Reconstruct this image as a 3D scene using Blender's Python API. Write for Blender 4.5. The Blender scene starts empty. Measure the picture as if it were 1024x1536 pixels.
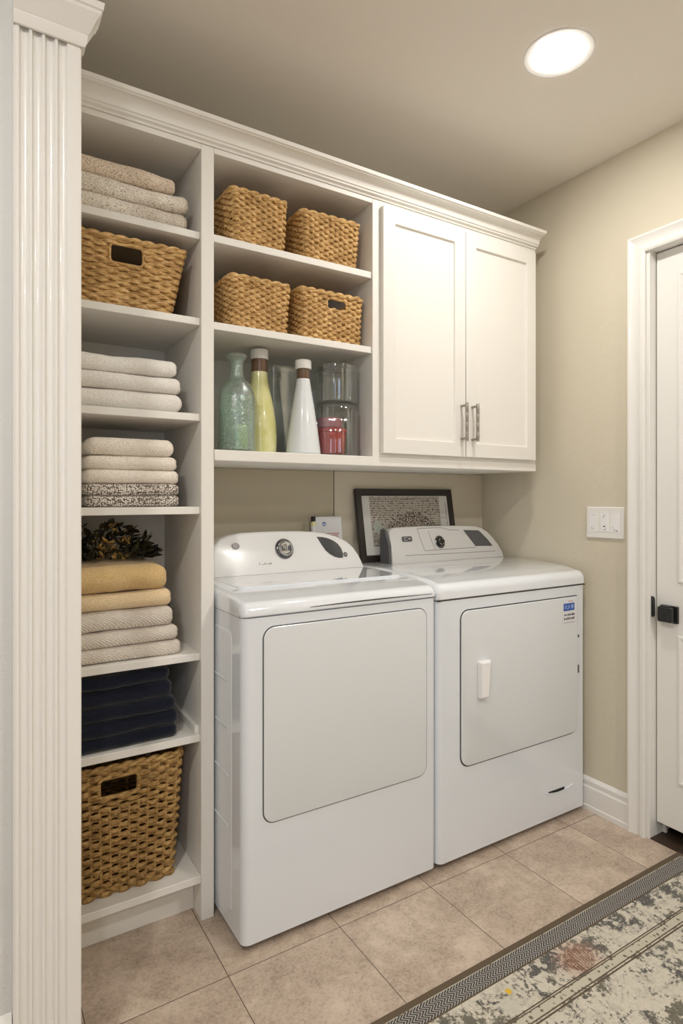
import bpy, bmesh, math, random
from math import sin, cos, pi, sqrt, atan2
from mathutils import Vector, noise
random.seed(7)
C = bpy.context.scene.collection
SC = bpy.context.scene

# ------------------------------------------------------------------ materials
def mat(name, color, rough=.5, metal=0, spec=.5, coat=0, trans=0, ior=1.45, emit=None, es=0, sheen=0, alpha=1):
    m = bpy.data.materials.new(name); m.use_nodes = True
    b = m.node_tree.nodes['Principled BSDF']
    b.inputs['Base Color'].default_value = (*color, 1)
    b.inputs['Roughness'].default_value = rough
    b.inputs['Metallic'].default_value = metal
    b.inputs['Specular IOR Level'].default_value = spec
    b.inputs['Coat Weight'].default_value = coat
    b.inputs['Coat Roughness'].default_value = .06
    b.inputs['Transmission Weight'].default_value = trans
    b.inputs['IOR'].default_value = ior
    b.inputs['Sheen Weight'].default_value = sheen
    b.inputs['Alpha'].default_value = alpha
    if emit: b.inputs['Emission Color'].default_value = (*emit, 1); b.inputs['Emission Strength'].default_value = es
    return m

class G:
    """small node-graph builder on one material"""
    def __init__(s, m):
        s.m = m; s.t = m.node_tree; s.b = s.t.nodes['Principled BSDF']
        s.co = s.t.nodes.new('ShaderNodeTexCoord').outputs['Object']
    def n(s, kind, ins=None, **props):
        nd = s.t.nodes.new(kind)
        for k, v in props.items(): setattr(nd, k, v)
        for k, v in (ins or {}).items():
            if hasattr(v, 'is_linked') or hasattr(v, 'links'): s.t.links.new(v, nd.inputs[k])
            else: nd.inputs[k].default_value = v
        return nd
    def map(s, scale=(1, 1, 1), loc=(0, 0, 0), rot=(0, 0, 0), co=None):
        return s.n('ShaderNodeMapping', {'Vector': co or s.co, 'Scale': scale, 'Location': loc, 'Rotation': rot}).outputs[0]
    def noise(s, scale, detail=3, rough=.5, co=None, dist=0):
        return s.n('ShaderNodeTexNoise', {'Vector': co or s.co, 'Scale': scale, 'Detail': detail, 'Roughness': rough, 'Distortion': dist}).outputs[0]
    def vor(s, scale, co=None, out='Distance', rnd=1, feature='F1'):
        return s.n('ShaderNodeTexVoronoi', {'Vector': co or s.co, 'Scale': scale, 'Randomness': rnd}, feature=feature).outputs[out]
    def math(s, op, a, b=0.0, c=0.0):
        return s.n('ShaderNodeMath', {0: a, 1: b, 2: c}, operation=op).outputs[0]
    def ramp(s, fac, stops, interp='LINEAR'):
        r = s.n('ShaderNodeValToRGB', {'Fac': fac}); e = r.color_ramp.elements; r.color_ramp.interpolation = interp
        while len(e) < len(stops): e.new(.5)
        for x, (p, c) in zip(e, stops): x.position = p; x.color = (*c, 1) if len(c) == 3 else c
        return r.outputs[0]
    def mix(s, f, a, b):
        nd = s.n('ShaderNodeMix', data_type='RGBA')
        for k, v in ((0, f), (6, a), (7, b)):
            if hasattr(v, 'links'): s.t.links.new(v, nd.inputs[k])
            else: nd.inputs[k].default_value = v if k == 0 else (*v, 1)
        return nd.outputs[2]
    def xyz(s, co=None): return s.n('ShaderNodeSeparateXYZ', {0: co or s.co}).outputs
    def color(s, o): s.t.links.new(o, s.b.inputs['Base Color'])
    def rough(s, o): s.t.links.new(o, s.b.inputs['Roughness'])
    def bump(s, h, strength=.4, dist=.002):
        b = s.n('ShaderNodeBump', {'Height': h, 'Strength': strength, 'Distance': dist}).outputs[0]
        s.t.links.new(b, s.b.inputs['Normal'])

M = {}
M['paint'] = mat('cabinet paint', (.80, .78, .735), .5)
g = G(M['paint']); g.bump(g.noise(60, 3), .05, .002)
M['trimwhite'] = mat('trim paint', (.80, .79, .76), .35, coat=.2)
M['colpaint'] = mat('gloss trim paint', (.78, .77, .74), .28, coat=.5)
M['wall'] = mat('beige wall paint', (.59, .54, .44), .7)
g = G(M['wall']); g.bump(g.noise(22, 6, .65), .18, .01)
g.color(g.mix(g.noise(2.5, 4), (.62, .567, .45), (.65, .597, .48)))
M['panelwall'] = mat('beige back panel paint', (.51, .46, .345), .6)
M['greywall'] = mat('pale textured wall paint', (.66, .665, .65), .75)
g = G(M['greywall']); g.bump(g.noise(160, 4, .7), .5, .004)
M['ceil'] = mat('ceiling paint', (.83, .795, .735), .8)
g = G(M['ceil']); g.bump(g.noise(35, 5), .06, .005)
M['enamel'] = mat('white enamel', (.745, .785, .835), .16, coat=.6)
M['enamel2'] = mat('white plastic', (.87, .87, .87), .2, coat=.5)
M['enameltop'] = mat('glossy white enamel', (.78, .815, .86), .08, coat=1)
M['doorenamel'] = mat('soft white enamel door', (.71, .74, .765), .2, coat=.5)
M['dryconsole'] = mat('light grey plastic', (.68, .67, .655), .28, coat=.3)
M['seam'] = mat('dark seam rubber', (.05, .05, .05), .6)
M['dark'] = mat('black void', (.01, .01, .01), .7)
M['greyplastic'] = mat('dark grey plastic', (.10, .10, .105), .4)
M['display'] = mat('smoked display', (.035, .038, .042), .12, coat=.8)
M['chrome'] = mat('chrome', (.6, .61, .62), .12, metal=1)
M['darkchrome'] = mat('dark chrome', (.26, .26, .27), .2, metal=1)
M['nickel'] = mat('brushed nickel', (.36, .33, .29), .3, metal=1)
M['black'] = mat('matte black metal', (.014, .014, .015), .35)
M['frame'] = mat('dark brown frame', (.022, .016, .012), .35, coat=.2)
M['paper'] = mat('mat board', (.66, .65, .62), .8)
M['threshold'] = mat('dark wood floor', (.045, .028, .018), .5)
M['lens'] = mat('lamp lens', (1, 1, 1), .5, emit=(1, .965, .91), es=40)
M['lens2'] = mat('room lamp lens', (1, 1, 1), .5, emit=(1, .965, .915), es=95)

# floor tiles: 33 cm squares, joints at X=.56+.33k, Y=1.44-.33k
m = M['tile'] = mat('stone tile', (.5, .4, .3), .38)
g = G(m); x, y, z = g.xyz()
def cell(o, off): return g.math('PINGPONG', g.math('SUBTRACT', o, off), .165)
T = .33
dx = cell(x, .56 - .33*20); dy = cell(y, 1.44 - .33*20)
d = g.math('MINIMUM', dx, dy)
grout = g.math('LESS_THAN', d, .0011)
ix = g.math('FLOOR', g.math('DIVIDE', g.math('SUBTRACT', x, .56), T)); iy = g.math('FLOOR', g.math('DIVIDE', g.math('SUBTRACT', y, 1.44), T))
cid = g.n('ShaderNodeCombineXYZ', {0: ix, 1: iy}).outputs[0]
tint = g.n('ShaderNodeTexWhiteNoise', {'Vector': cid}).outputs['Value']
co = g.n('ShaderNodeVectorMath', {0: g.co, 1: g.n('ShaderNodeVectorMath', {0: cid, 1: (3.1, 7.7, 0)}, operation='MULTIPLY').outputs[0]}, operation='ADD').outputs[0]
n1 = g.noise(7, 8, .62, co, .5); n2 = g.noise(110, 5, .75, co)
base = g.ramp(g.math('ADD', g.math('MULTIPLY', n1, .6), g.math('MULTIPLY', g.noise(32, 6, .7, co), .4)), [(.38, (.33, .25, .19)), (.5, (.45, .355, .275)), (.60, (.60, .49, .39))])
base = g.mix(g.ramp(n2, [(.42, (0,)*3), (.62, (.45,)*3)]), base, (.62, .52, .43))
base = g.mix(g.ramp(n2, [(.36, (.35,)*3), (.46, (0,)*3)]), base, (.25, .19, .14))
base = g.mix(g.math('MULTIPLY', tint, .16), base, (.42, .33, .25))
g.color(g.mix(grout, base, (.10, .075, .055)))
g.bump(g.math('ADD', g.math('MULTIPLY', g.math('MINIMUM', d, .003), 300.), g.math('MULTIPLY', n2, .3)), .35, .0012)
g.rough(g.ramp(n1, [(.3, (.34,)*3), (.7, (.48,)*3)]))

def fabric(name, c1, c2, scale, kind='terry', bump=.7, dist=.0025, lowc=None):
    m = mat(name, c1, .95, sheen=.25, spec=.15); g = G(m)
    if kind == 'knit':      # rows of little stitches
        co = g.map((1, 1, 1.5))
        h = g.vor(scale, co); f = g.ramp(h, [(.46, (0,)*3), (.92, (1,)*3)])
        hh = g.math('SUBTRACT', 1., h)
    elif kind == 'tweed':
        co = g.map((1, 1, 1.15))
        h = g.vor(scale, co, rnd=.6); f = g.ramp(h, [(.42, (0,)*3), (.58, (1,)*3)])
        hh = g.math('SUBTRACT', 1., h)
    elif kind == 'rib':
        w = g.n('ShaderNodeTexWave', {'Vector': g.map((1, 1, 1.6)), 'Scale': scale, 'Distortion': 3., 'Detail': 2., 'Detail Scale': 1.5}, bands_direction='DIAGONAL').outputs[1]
        f = g.math('MULTIPLY', g.math('SUBTRACT', 1., w), g.noise(scale*3, 2)); hh = w
    else:
        hh = g.noise(scale, 3, .7); f = g.ramp(hh, [(.38, (0,)*3), (.62, (1,)*3)])
        f = g.math('SUBTRACT', 1., f)
    big = g.noise(9, 3)
    col = g.mix(f, c1, c2)
    col = g.mix(g.ramp(big, [(.4, (0,)*3), (.62, (.35,)*3)]), col, lowc or c2)
    g.color(col); g.bump(g.math('ADD', hh, g.math('MULTIPLY', g.noise(scale*2.2, 2), .4)), bump, dist)
    return m
M['t_oat'] = fabric('oat knit cotton', (.88, .76, .62), (.36, .26, .17), 250, 'knit')
M['t_oat2'] = fabric('pale oat knit cotton', (.94, .89, .80), (.42, .33, .24), 250, 'knit')
M['t_white'] = fabric('off white terry cotton', (.90, .88, .84), (.70, .66, .61), 300, 'terry', .5, .0018)
M['t_cream'] = fabric('cream waffle cotton', (.90, .84, .75), (.62, .54, .45), 300, 'knit', .55, .0018)
M['t_tweed'] = fabric('brown and white tweed', (.86, .81, .74), (.15, .115, .09), 185, 'tweed', .8, .002)
M['t_rib'] = fabric('cream ribbed cotton', (.90, .84, .76), (.50, .42, .34), 62, 'rib', .8, .002)
M['t_yellow'] = fabric('mustard yellow terry', (.78, .58, .31), (.56, .38, .16), 330, 'terry', .5, .0018)
M['t_pale'] = fabric('pale yellow terry', (.86, .71, .48), (.66, .49, .28), 330, 'terry', .5, .0018)
M['t_navy'] = fabric('navy blue cotton', (.012, .0155, .030), (.005, .0065, .014), 330, 'terry', .35, .0015)

def straw(name, a, b, c):
    m = mat(name, b, .62, spec=.35); g = G(m)
    n1 = g.noise(55, 5, .65, g.map((1, 1, 3))); n2 = g.noise(14, 2); n3 = g.noise(420, 2, .6, g.map((.5, .5, 2)))
    col = g.ramp(n1, [(.30, a), (.50, b), (.68, c)])
    g.color(g.mix(g.ramp(n2, [(.40, (0,)*3), (.70, (.4,)*3)]), col, a))
    g.bump(g.math('ADD', g.math('MULTIPLY', n3, .6), n1), .7, .0015)
    return m
M['straw'] = straw('golden water hyacinth', (.25, .13, .038), (.62, .385, .15), (.88, .63, .33))
M['straw2'] = straw('dark seagrass', (.15, .08, .025), (.42, .25, .085), (.62, .42, .18))

def thin(name, tint, gloss=1., rough=.04, milky=0., mc=(.8, .85, .8)):
    """thin-walled glass: clear through the middle, bright at grazing edges"""
    m = mat(name, tint, rough); t = m.node_tree; N = t.nodes; out = N['Material Output']
    tr = N.new('ShaderNodeBsdfTransparent'); tr.inputs[0].default_value = (*tint, 1)
    gl = N.new('ShaderNodeBsdfGlossy'); gl.inputs['Roughness'].default_value = rough; gl.inputs[0].default_value = (.95, .95, .95, 1)
    lw = N.new('ShaderNodeLayerWeight'); lw.inputs[0].default_value = .5
    pw = N.new('ShaderNodeMath'); pw.operation = 'POWER'; t.links.new(lw.outputs['Facing'], pw.inputs[0]); pw.inputs[1].default_value = 2.4
    fr = N.new('ShaderNodeMapRange'); t.links.new(pw.outputs[0], fr.inputs[0]); fr.inputs[3].default_value = .09; fr.inputs[4].default_value = .95
    mx = N.new('ShaderNodeMixShader'); t.links.new(fr.outputs[0], mx.inputs[0]); t.links.new(tr.outputs[0], mx.inputs[1]); t.links.new(gl.outputs[0], mx.inputs[2])
    last = mx
    if milky:
        df = N.new('ShaderNodeBsdfDiffuse'); df.inputs[0].default_value = (*mc, 1)
        nz = N.new('ShaderNodeTexNoise'); nz.inputs['Scale'].default_value = 160; nz.inputs['Detail'].default_value = 5
        co = N.new('ShaderNodeTexCoord'); t.links.new(co.outputs['Object'], nz.inputs['Vector'])
        mr = N.new('ShaderNodeMapRange'); mr.inputs[1].default_value = .42; mr.inputs[2].default_value = .68; mr.inputs[4].default_value = milky; t.links.new(nz.outputs[0], mr.inputs[0])
        m2 = N.new('ShaderNodeMixShader'); t.links.new(mr.outputs[0], m2.inputs[0]); t.links.new(mx.outputs[0], m2.inputs[1]); t.links.new(df.outputs[0], m2.inputs[2]); last = m2
        bp = N.new('ShaderNodeBump'); bp.inputs['Strength'].default_value = .5; bp.inputs['Distance'].default_value = .003; t.links.new(nz.outputs[0], bp.inputs['Height']); t.links.new(bp.outputs[0], gl.inputs['Normal'])
    t.links.new(last.outputs[0], out.inputs[0])
    return m
M['glass'] = thin('clear glass', (.93, .95, .945))
M['greenglass'] = thin('green tinted bubbly glass', (.84, .93, .885), milky=.16, mc=(.78, .84, .80))
M['foam'] = thin('pale bubbly bath salts', (.80, .90, .83), milky=.55, mc=(.82, .87, .82))
M['soap'] = mat('pale yellow soap', (.72, .70, .38), .5)
M['lime'] = mat('yellow green liquid soap', (.62, .62, .17), .28, coat=.4)
g = G(M['lime']); g.color(g.mix(g.ramp(g.noise(18, 4), [(.4, (0,)*3), (.65, (.7,)*3)]), (.58, .56, .22), (.74, .73, .45)))
M['milky'] = mat('milky white plastic', (.72, .75, .77), .35, coat=.3)
M['cap'] = mat('white cap', (.80, .79, .76), .4)
M['amber'] = mat('translucent brown collar', (.15, .085, .05), .25, coat=.4)
M['red'] = mat('red plastic', (.52, .03, .03), .4)
M['pink'] = mat('dull pink plastic', (.42, .15, .19), .4)
M['leafdark'] = mat('dark dried leaf', (.018, .016, .008), .8)
g = G(M['leafdark']); g.color(g.ramp(g.noise(40, 3), [(.4, (.010, .010, .006)), (.6, (.05, .042, .014))]))
M['gold'] = mat('dried gold sprig', (.32, .20, .05), .7)
g = G(M['gold']); g.color(g.ramp(g.noise(60, 3), [(.35, (.16, .09, .02)), (.65, (.62, .40, .12))]))
M['blue'] = mat('blue print', (.03, .10, .42), .4)
M['lightblue'] = mat('pale blue print', (.35, .50, .80), .4)
M['ink'] = mat('black ink', (.02, .02, .022), .5)
M['redink'] = mat('red ink', (.45, .10, .07), .5)
M['label'] = mat('paper label', (.74, .75, .77), .5)
M['greymark'] = mat('grey print', (.22, .22, .22), .5)
M['greenpaint'] = mat('pale green print', (.42, .47, .42), .7)
# etching in the picture
m = M['etching'] = mat('brown and white etching', (.4, .35, .3), .8); g = G(m); x, y, z = g.xyz()
# coordinates: local x 0..~.4, z 0..~.2
lines = g.math('GREATER_THAN', g.math('ABSOLUTE', g.math('SINE', g.math('MULTIPLY', z, 330.))), .55)
grain = g.noise(120, 4, .8); dots = g.math('GREATER_THAN', grain, .52)
cx = g.math('MULTIPLY', g.math('SUBTRACT', x, .205), 1.05); cz = g.math('MULTIPLY', g.math('SUBTRACT', z, .03), 1.45)
hill = g.math('ADD', g.math('SQRT', g.math('ADD', g.math('POWER', cx, 2.), g.math('POWER', cz, 2.))), g.math('MULTIPLY', g.noise(35, 3), .12))
tree = g.math('LESS_THAN', hill, .215)
fine = g.math('GREATER_THAN', g.noise(170, 3, .7), .50)
bg = g.mix(g.math('MULTIPLY', lines, dots), (.50, .46, .40), (.06, .04, .03))
g.color(g.mix(tree, bg, g.mix(fine, (.50, .44, .37), (.035, .022, .015))))
# rug materials, coordinates in metres from the rug's base point (1.26, .80)
m = M['rugfield'] = mat('distressed floral pile', (.5, .47, .38), 1., spec=.05, sheen=.2); g = G(m); x, y, z = g.xyz()
fz = g.noise(260, 2, .6)
blob = g.noise(21, 6, .7, g.map((1, 1, 1)), .35); fine = g.noise(95, 4, .75)
flow = g.vor(7.5, g.map((1, 1.25, 1)), rnd=.7)
maskv = g.math('ADD', g.math('ADD', g.math('MULTIPLY', blob, 1.15), g.math('MULTIPLY', fine, .75)), g.math('MULTIPLY', flow, -.30))
mask = g.ramp(maskv, [(.81, (0,)*3), (.875, (1,)*3)])
cream = g.mix(fz, (.47, .43, .345), (.78, .725, .62))
darkc = g.mix(g.ramp(g.noise(9, 2), [(.42, (0,)*3), (.58, (1,)*3)]), (.050, .050, .052), (.115, .105, .075))
col = g.mix(g.ramp(g.math('ADD', g.math('MULTIPLY', g.noise(48, 6, .8), .7), g.math('MULTIPLY', blob, .3)), [(.47, (0,)*3), (.60, (.55,)*3)]), cream, (.22, .205, .165))
col = g.mix(g.math('MULTIPLY', mask, .9), col, darkc)
def spot(px, py, r, sx=1.):
    return g.math('SQRT', g.math('ADD', g.math('POWER', g.math('MULTIPLY', g.math('SUBTRACT', x, px), sx), 2.), g.math('POWER', g.math('SUBTRACT', y, py), 2.)))
sp = g.math('ADD', spot(.09, .205, 1, .75), g.math('MULTIPLY', g.math('SUBTRACT', fine, .5), .10))
col = g.mix(g.ramp(sp, [(.025, (.6,)*3), (.065, (0,)*3)]), col, (.48, .27, .19))
sp2 = g.math('MULTIPLY', g.math('LESS_THAN', spot(.09, .205, 1, .75), .035), g.math('GREATER_THAN', g.math('SINE', g.math('MULTIPLY', g.math('ADD', x, g.math('MULTIPLY', fine, .03)), 800.)), -.1))
col = g.mix(g.math('MULTIPLY', sp2, .8), col, (.13, .055, .022))
sp3 = spot(-.175, .195, 1); col = g.mix(g.ramp(sp3, [(.020, (.8,)*3), (.028, (0,)*3)]), col, (.56, .54, .45))
sp4 = g.math('ADD', spot(-.144, .228, 1), g.math('MULTIPLY', g.math('SUBTRACT', fine, .5), .03)); col = g.mix(g.math('LESS_THAN', sp4, .0085), col, (.75, .48, .02))
g.color(col); g.bump(g.math('ADD', fz, fine), .8, .004)
M['rugbrown'] = mat('brown rug binding', (.125, .095, .065), .95, spec=.1); g = G(M['rugbrown']); g.bump(g.noise(400, 2), .6, .002)
m = M['rugband'] = mat('herringbone rug band', (.3, .3, .3), .95, spec=.1); g = G(m); x, y, z = g.xyz()
zig = g.math('PINGPONG', y, .0098)
st = g.math('SINE', g.math('MULTIPLY', g.math('ADD', x, g.math('MULTIPLY', zig, 1.4)), 2*pi/.0095))
g.color(g.mix(g.ramp(st, [(.30, (0,)*3), (.7, (1,)*3)]), (.085, .078, .070), (.46, .44, .41))); g.bump(st, .5, .002)
m = M['rugguard'] = mat('dotted rug guard stripe', (.3, .3, .3), .95, spec=.1); g = G(m); x, y, z = g.xyz()
dd = g.vor(75, None, rnd=.35); g.color(g.mix(g.ramp(g.math('ADD', dd, g.math('MULTIPLY', g.noise(90, 3), .35)), [(.56, (1,)*3), (.68, (0,)*3)]), (.50, .47, .38), (.17, .14, .10))); g.bump(g.noise(300, 2), .5, .002)

# ------------------------------------------------------------------ object helpers
def empty(name, loc, label=None, cat=None, group=None, rot=(0, 0, 0)):
    o = bpy.data.objects.new(name, None); C.objects.link(o); o.location = loc; o.rotation_euler = rot
    o.empty_display_size = .05
    if label: tag(o, label, cat, group)
    return o
def tag(o, label, cat, group=None, kind=None):
    o['label'] = label
    o['category'] = cat
    if group: o['group'] = group
    if kind: o['kind'] = kind
    return o
def obj(name, bm, m, parent=None, bevel=0, seg=2, smooth=True, local=False, loc=None, label=None, angle=35, recalc=True):
    """link a bmesh (world coordinates unless local) as one mesh object"""
    base = Vector((0, 0, 0))
    if not local:
        p = parent
        while p is not None: base += Vector(p.location); p = p.parent
        if parent is None and loc is not None: base = Vector(loc)
        bmesh.ops.translate(bm, verts=bm.verts, vec=-base)
    if recalc: bmesh.ops.recalc_face_normals(bm, faces=bm.faces)
    me = bpy.data.meshes.new(name); bm.to_mesh(me); bm.free()
    for mm in (m if isinstance(m, (list, tuple)) else [m]): me.materials.append(mm)
    o = bpy.data.objects.new(name, me); C.objects.link(o)
    if parent is None and loc is not None: o.location = loc
    if parent: o.parent = parent
    if smooth:
        me.shade_smooth()
        for e in me.edges: pass
    if bevel:
        b = o.modifiers.new('bevel', 'BEVEL'); b.width = bevel; b.segments = seg; b.limit_method = 'ANGLE'; b.angle_limit = math.radians(35)
    if smooth:
        me.set_sharp_from_angle(angle=math.radians(angle))
        if bevel: w = o.modifiers.new('wn', 'WEIGHTED_NORMAL'); w.keep_sharp = True
    if label: o['label'] = label
    return o
def struct(name, bm, m, parent=None, **k):
    o = obj(name, bm, m, parent, **k)
    if parent is None: o['kind'] = 'structure'
    return o
def B(*boxes):
    bm = bmesh.new()
    for b in boxes: box(bm, *b)
    return bm
def box(bm, x0, x1, y0, y1, z0, z1):
    v = [bm.verts.new(p) for p in ((x0, y0, z0), (x1, y0, z0), (x1, y1, z0), (x0, y1, z0), (x0, y0, z1), (x1, y0, z1), (x1, y1, z1), (x0, y1, z1))]
    for f in ((0, 3, 2, 1), (4, 5, 6, 7), (0, 1, 5, 4), (1, 2, 6, 5), (2, 3, 7, 6), (3, 0, 4, 7)): bm.faces.new([v[i] for i in f])
def loft(bm, loops, cap0=True, cap1=True, closed=True):
    L = [[bm.verts.new(p) for p in lp] for lp in loops]; n = len(L[0])
    for a, b in zip(L, L[1:]):
        for i in range(n if closed else n-1):
            j = (i+1) % n; bm.faces.new((a[i], a[j], b[j], b[i]))
    if cap0: bm.faces.new(L[0][::-1])
    if cap1: bm.faces.new(L[-1])
def prism(bm, pts, f, a, b):
    """extrude 2-D outline: f(u, v, t) -> 3-D"""
    loft(bm, [[f(u, v, t) for u, v in pts] for t in (a, b)])
def rr(x0, x1, z0, z1, r, n=6):
    if not isinstance(r, (tuple, list)): r = (r,)*4      # bl, br, tr, tl
    out = []
    for (cx, cz, a0, q) in ((x0+r[0], z0+r[0], pi, r[0]), (x1-r[1], z0+r[1], 1.5*pi, r[1]), (x1-r[2], z1-r[2], 0, r[2]), (x0+r[3], z1-r[3], .5*pi, r[3])):
        for i in range(n+1):
            a = a0+i*pi/2/n; out.append((cx+q*cos(a), cz+q*sin(a)))
    return out
def stack(bm, rect, r, prof, f, cap0=True, cap1=True, n=5):
    """nested rounded rects; prof = [(inset, height)...], f(u, v, h)"""
    x0, x1, z0, z1 = rect; loops = []
    rs = r if isinstance(r, (tuple, list)) else (r,)*4
    for ins, h in prof:
        q = tuple(max(a-ins, .0005) for a in rs)
        loops.append([f(u, v, h) for u, v in rr(x0+ins, x1-ins, z0+ins, z1-ins, q, n)])
    loft(bm, loops, cap0, cap1)
def lathe(bm, prof, cx, cy, n=40, rib=0, ribn=24, cap0=True, cap1=True, f=None):
    loops = []
    for r, z in prof:
        lp = []
        for i in range(n):
            a = 2*pi*i/n; q = r*(1+(rib*cos(a*ribn) if rib else 0))
            p = (cx+q*cos(a), cy+q*sin(a), z); lp.append(f(*p) if f else p)
        loops.append(lp)
    loft(bm, loops, cap0, cap1)
def tube(bm, pts, r, n=8, closed=False, flat=1., cap=True):
    """round tube along pts; r number or list; up = z based frame"""
    P = [Vector(p) for p in pts]; N = len(P); loops = []
    for i in range(N):
        a = P[(i-1) % N] if closed or i else P[0]; b = P[(i+1) % N] if closed or i < N-1 else P[-1]
        t = (b-a).normalized(); s = t.cross(Vector((0, 0, 1)))
        if s.length < .05: s = t.cross(Vector((0, 1, 0)))
        s.normalize(); u = s.cross(t).normalized(); q = r[i] if isinstance(r, (list, tuple)) else r
        loops.append([P[i]+s*q*flat*cos(2*pi*k/n)+u*q*sin(2*pi*k/n) for k in range(n)])
    L = [[bm.verts.new(p) for p in lp] for lp in loops]
    for i in range(N if closed else N-1):
        A, Bq = L[i], L[(i+1) % N]
        for k in range(n): bm.faces.new((A[k], A[(k+1) % n], Bq[(k+1) % n], Bq[k]))
    if not closed and cap: bm.faces.new(L[0][::-1]); bm.faces.new(L[-1])

# ------------------------------------------------------------------ room
XR, YB, ZC = 2.05, 2.06, 2.48       # wall with the door, back wall, ceiling
struct('floor', B((-2.2, 2.75, -2.8, 2.3, -.05, 0)), M['tile'], smooth=False)
struct('ceiling', B((-2.2, 2.2, -2.8, 2.3, ZC, ZC+.06)), M['ceil'], smooth=False)
struct('wall_back', B((.16, 2.2, YB, YB+.12, 0, ZC)), M['wall'], smooth=False)
DY0, DY1, DZ = .45, 1.245, 2.09     # door opening
struct('wall_right', B((XR, XR+.15, DY1, YB, 0, ZC), (XR, XR+.15, -2.8, DY0, 0, ZC), (XR, XR+.15, DY0, DY1, DZ, ZC)), M['wall'], smooth=False)
struct('wall_left', B((-2.2, .16, 1.275, 2.18, 0, ZC)), M['greywall'], smooth=False)
struct('wall_far_left', B((-2.3, -2.2, -2.8, 1.275, 0, ZC)), M['greywall'], smooth=False)
# the wall behind the camera with a daylight window in it
struct('wall_front', B((-2.2, -1.55, -2.9, -2.8, 0, ZC), (-.35, 2.2, -2.9, -2.8, 0, ZC), (-1.55, -.35, -2.9, -2.8, 0, .9), (-1.55, -.35, -2.9, -2.8, 2.15, ZC)), M['wall'], smooth=False)
bm = bmesh.new()
stack(bm, (-1.60, -.30, .85, 2.20), .001, [(0, 0), (0, .03), (.07, .03), (.07, 0)], lambda u, v, h: (u, -2.8+h, v), False, False, 1)
box(bm, -1.55, -.35, -2.86, -2.83, 1.50, 1.54); box(bm, -.97, -.93, -2.86, -2.83, .9, 2.15)
w = struct('window_1', bm, M['trimwhite'], smooth=False)
# back panels between counter height and the cabinets
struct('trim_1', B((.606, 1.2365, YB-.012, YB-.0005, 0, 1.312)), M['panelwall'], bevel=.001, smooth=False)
struct('trim_2', B((1.2395, XR-.001, YB-.012, YB-.0005, 0, 1.312)), M['wall'], bevel=.001, smooth=False)
struct('trim_3', B((1.2366, 1.2394, YB-.0122, YB-.0005, 0, 1.312)), M['seam'], smooth=False)
# baseboards
def base_prof(t=.016, h=.125):
    return [(0, 0), (t, 0), (t, .018), (t*.82, .022), (t*.82, h*.70), (t*.55, h*.76), (t*.62, h*.80), (t*.62, h*.90), (t*.3, h*.96), (0, h)]
bm = bmesh.new(); prism(bm, base_prof(), lambda u, v, t: (XR-u, t, v), DY1+.063, YB)
struct('baseboard_right', bm, M['trimwhite'], angle=20)
bm = bmesh.new(); prism(bm, base_prof(.02, .25), lambda u, v, t: (t, 1.275-u, v), -2.2, .071)
struct('baseboard_left', bm, M['trimwhite'], angle=20)

# door casing (trim_4), jamb and door
cas = [(0, 0), (0, .014), (.008, .017), (.022, .017), (.030, .012), (.036, .012), (.062, .019), (.070, .023), (.078, .023), (.080, .020), (.080, 0)]
bm = bmesh.new()
cas = [(u*.78, h*.9) for u, h in cas]
pa = [(lambda u, h: (XR-h, DY1+u, 0)), (lambda u, h: (XR-h, DY1+u, DZ-.012+u)), (lambda u, h: (XR-h, DY0-u, DZ-.012+u)), (lambda u, h: (XR-h, DY0-u, 0))]
loft(bm, [[f(u, h) for u, h in cas] for f in pa])
struct('trim_4', bm, M['trimwhite'], angle=20)
jb = .012
struct('trim_5', B((XR-.002, XR+.15, DY1-jb, DY1, 0, DZ), (XR-.002, XR+.15, DY0, DY0+jb, 0, DZ), (XR-.002, XR+.15, DY0+jb, DY1-jb, DZ-jb, DZ),
                   (XR+.078, XR+.09, DY1-jb-.012, DY1-jb, 0, DZ-jb)), M['trimwhite'], bevel=.0012)
struct('floor_threshold', B((XR+.001, XR+.6, DY0+jb, DY1-jb, 0, .004)), M['threshold'], smooth=False)
struct('wall_beyond_door', B((XR+.60, XR+.66, DY0-.1, DY1+.1, -.05, DZ+.1), (XR+.15, XR+.60, DY1, DY1+.06, -.05, DZ+.1), (XR+.15, XR+.60, DY0-.06, DY0, -.05, DZ+.1), (XR+.15, XR+.60, DY0, DY1, DZ, DZ+.1)), M['wall'], smooth=False)
DX = XR+.034
door = empty('door_1', (DX, (DY0+DY1)/2, .05)); door['kind'] = 'structure'
y0, y1, z0, z1 = DY0+jb+.004, DY1-jb-.004, .055, DZ-jb-.004
obj('door_slab', B((DX, DX+.036, y0, y1, z0, z1)), M['trimwhite'], door, bevel=.002)
P = [(0, 0), (.004, .004), (.010, .0045), (.016, .001), (.024, -.0005), (.045, .003), (.050, .0035)]
for a, b in ((.91, 1.985), (.215, .73)):
    bm = bmesh.new(); stack(bm, (y0+.075, y1-.075, a, b), .001, P, lambda u, v, h: (DX-.0005-h, u, v), False, True, 1)
    obj('door_panel', bm, M['trimwhite'], door, angle=12)
bm = bmesh.new(); stack(bm, (1.150, 1.212, .770, .830), .003, [(0, 0), (0, .007), (.002, .009)], lambda u, v, h: (DX-h, u, v), False, True, 2)
ro = obj('door_latch', bm, M['black'], door, label='square black latch plate')
bm = bmesh.new(); box(bm, DX-.021, DX-.008, 1.172, 1.192, .79, .81)
stack(bm, (1.157, 1.207, .775, .827), .004, [(0, .020), (0, .034), (.003, .037)], lambda u, v, h: (DX-h, u, v), True, True, 2)
box(bm, DX-.033, DX-.022, 1.165, 1.20, .827, .8305)
obj('door_knob', bm, M['black'], ro, bevel=.001, label='square black knob')
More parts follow.
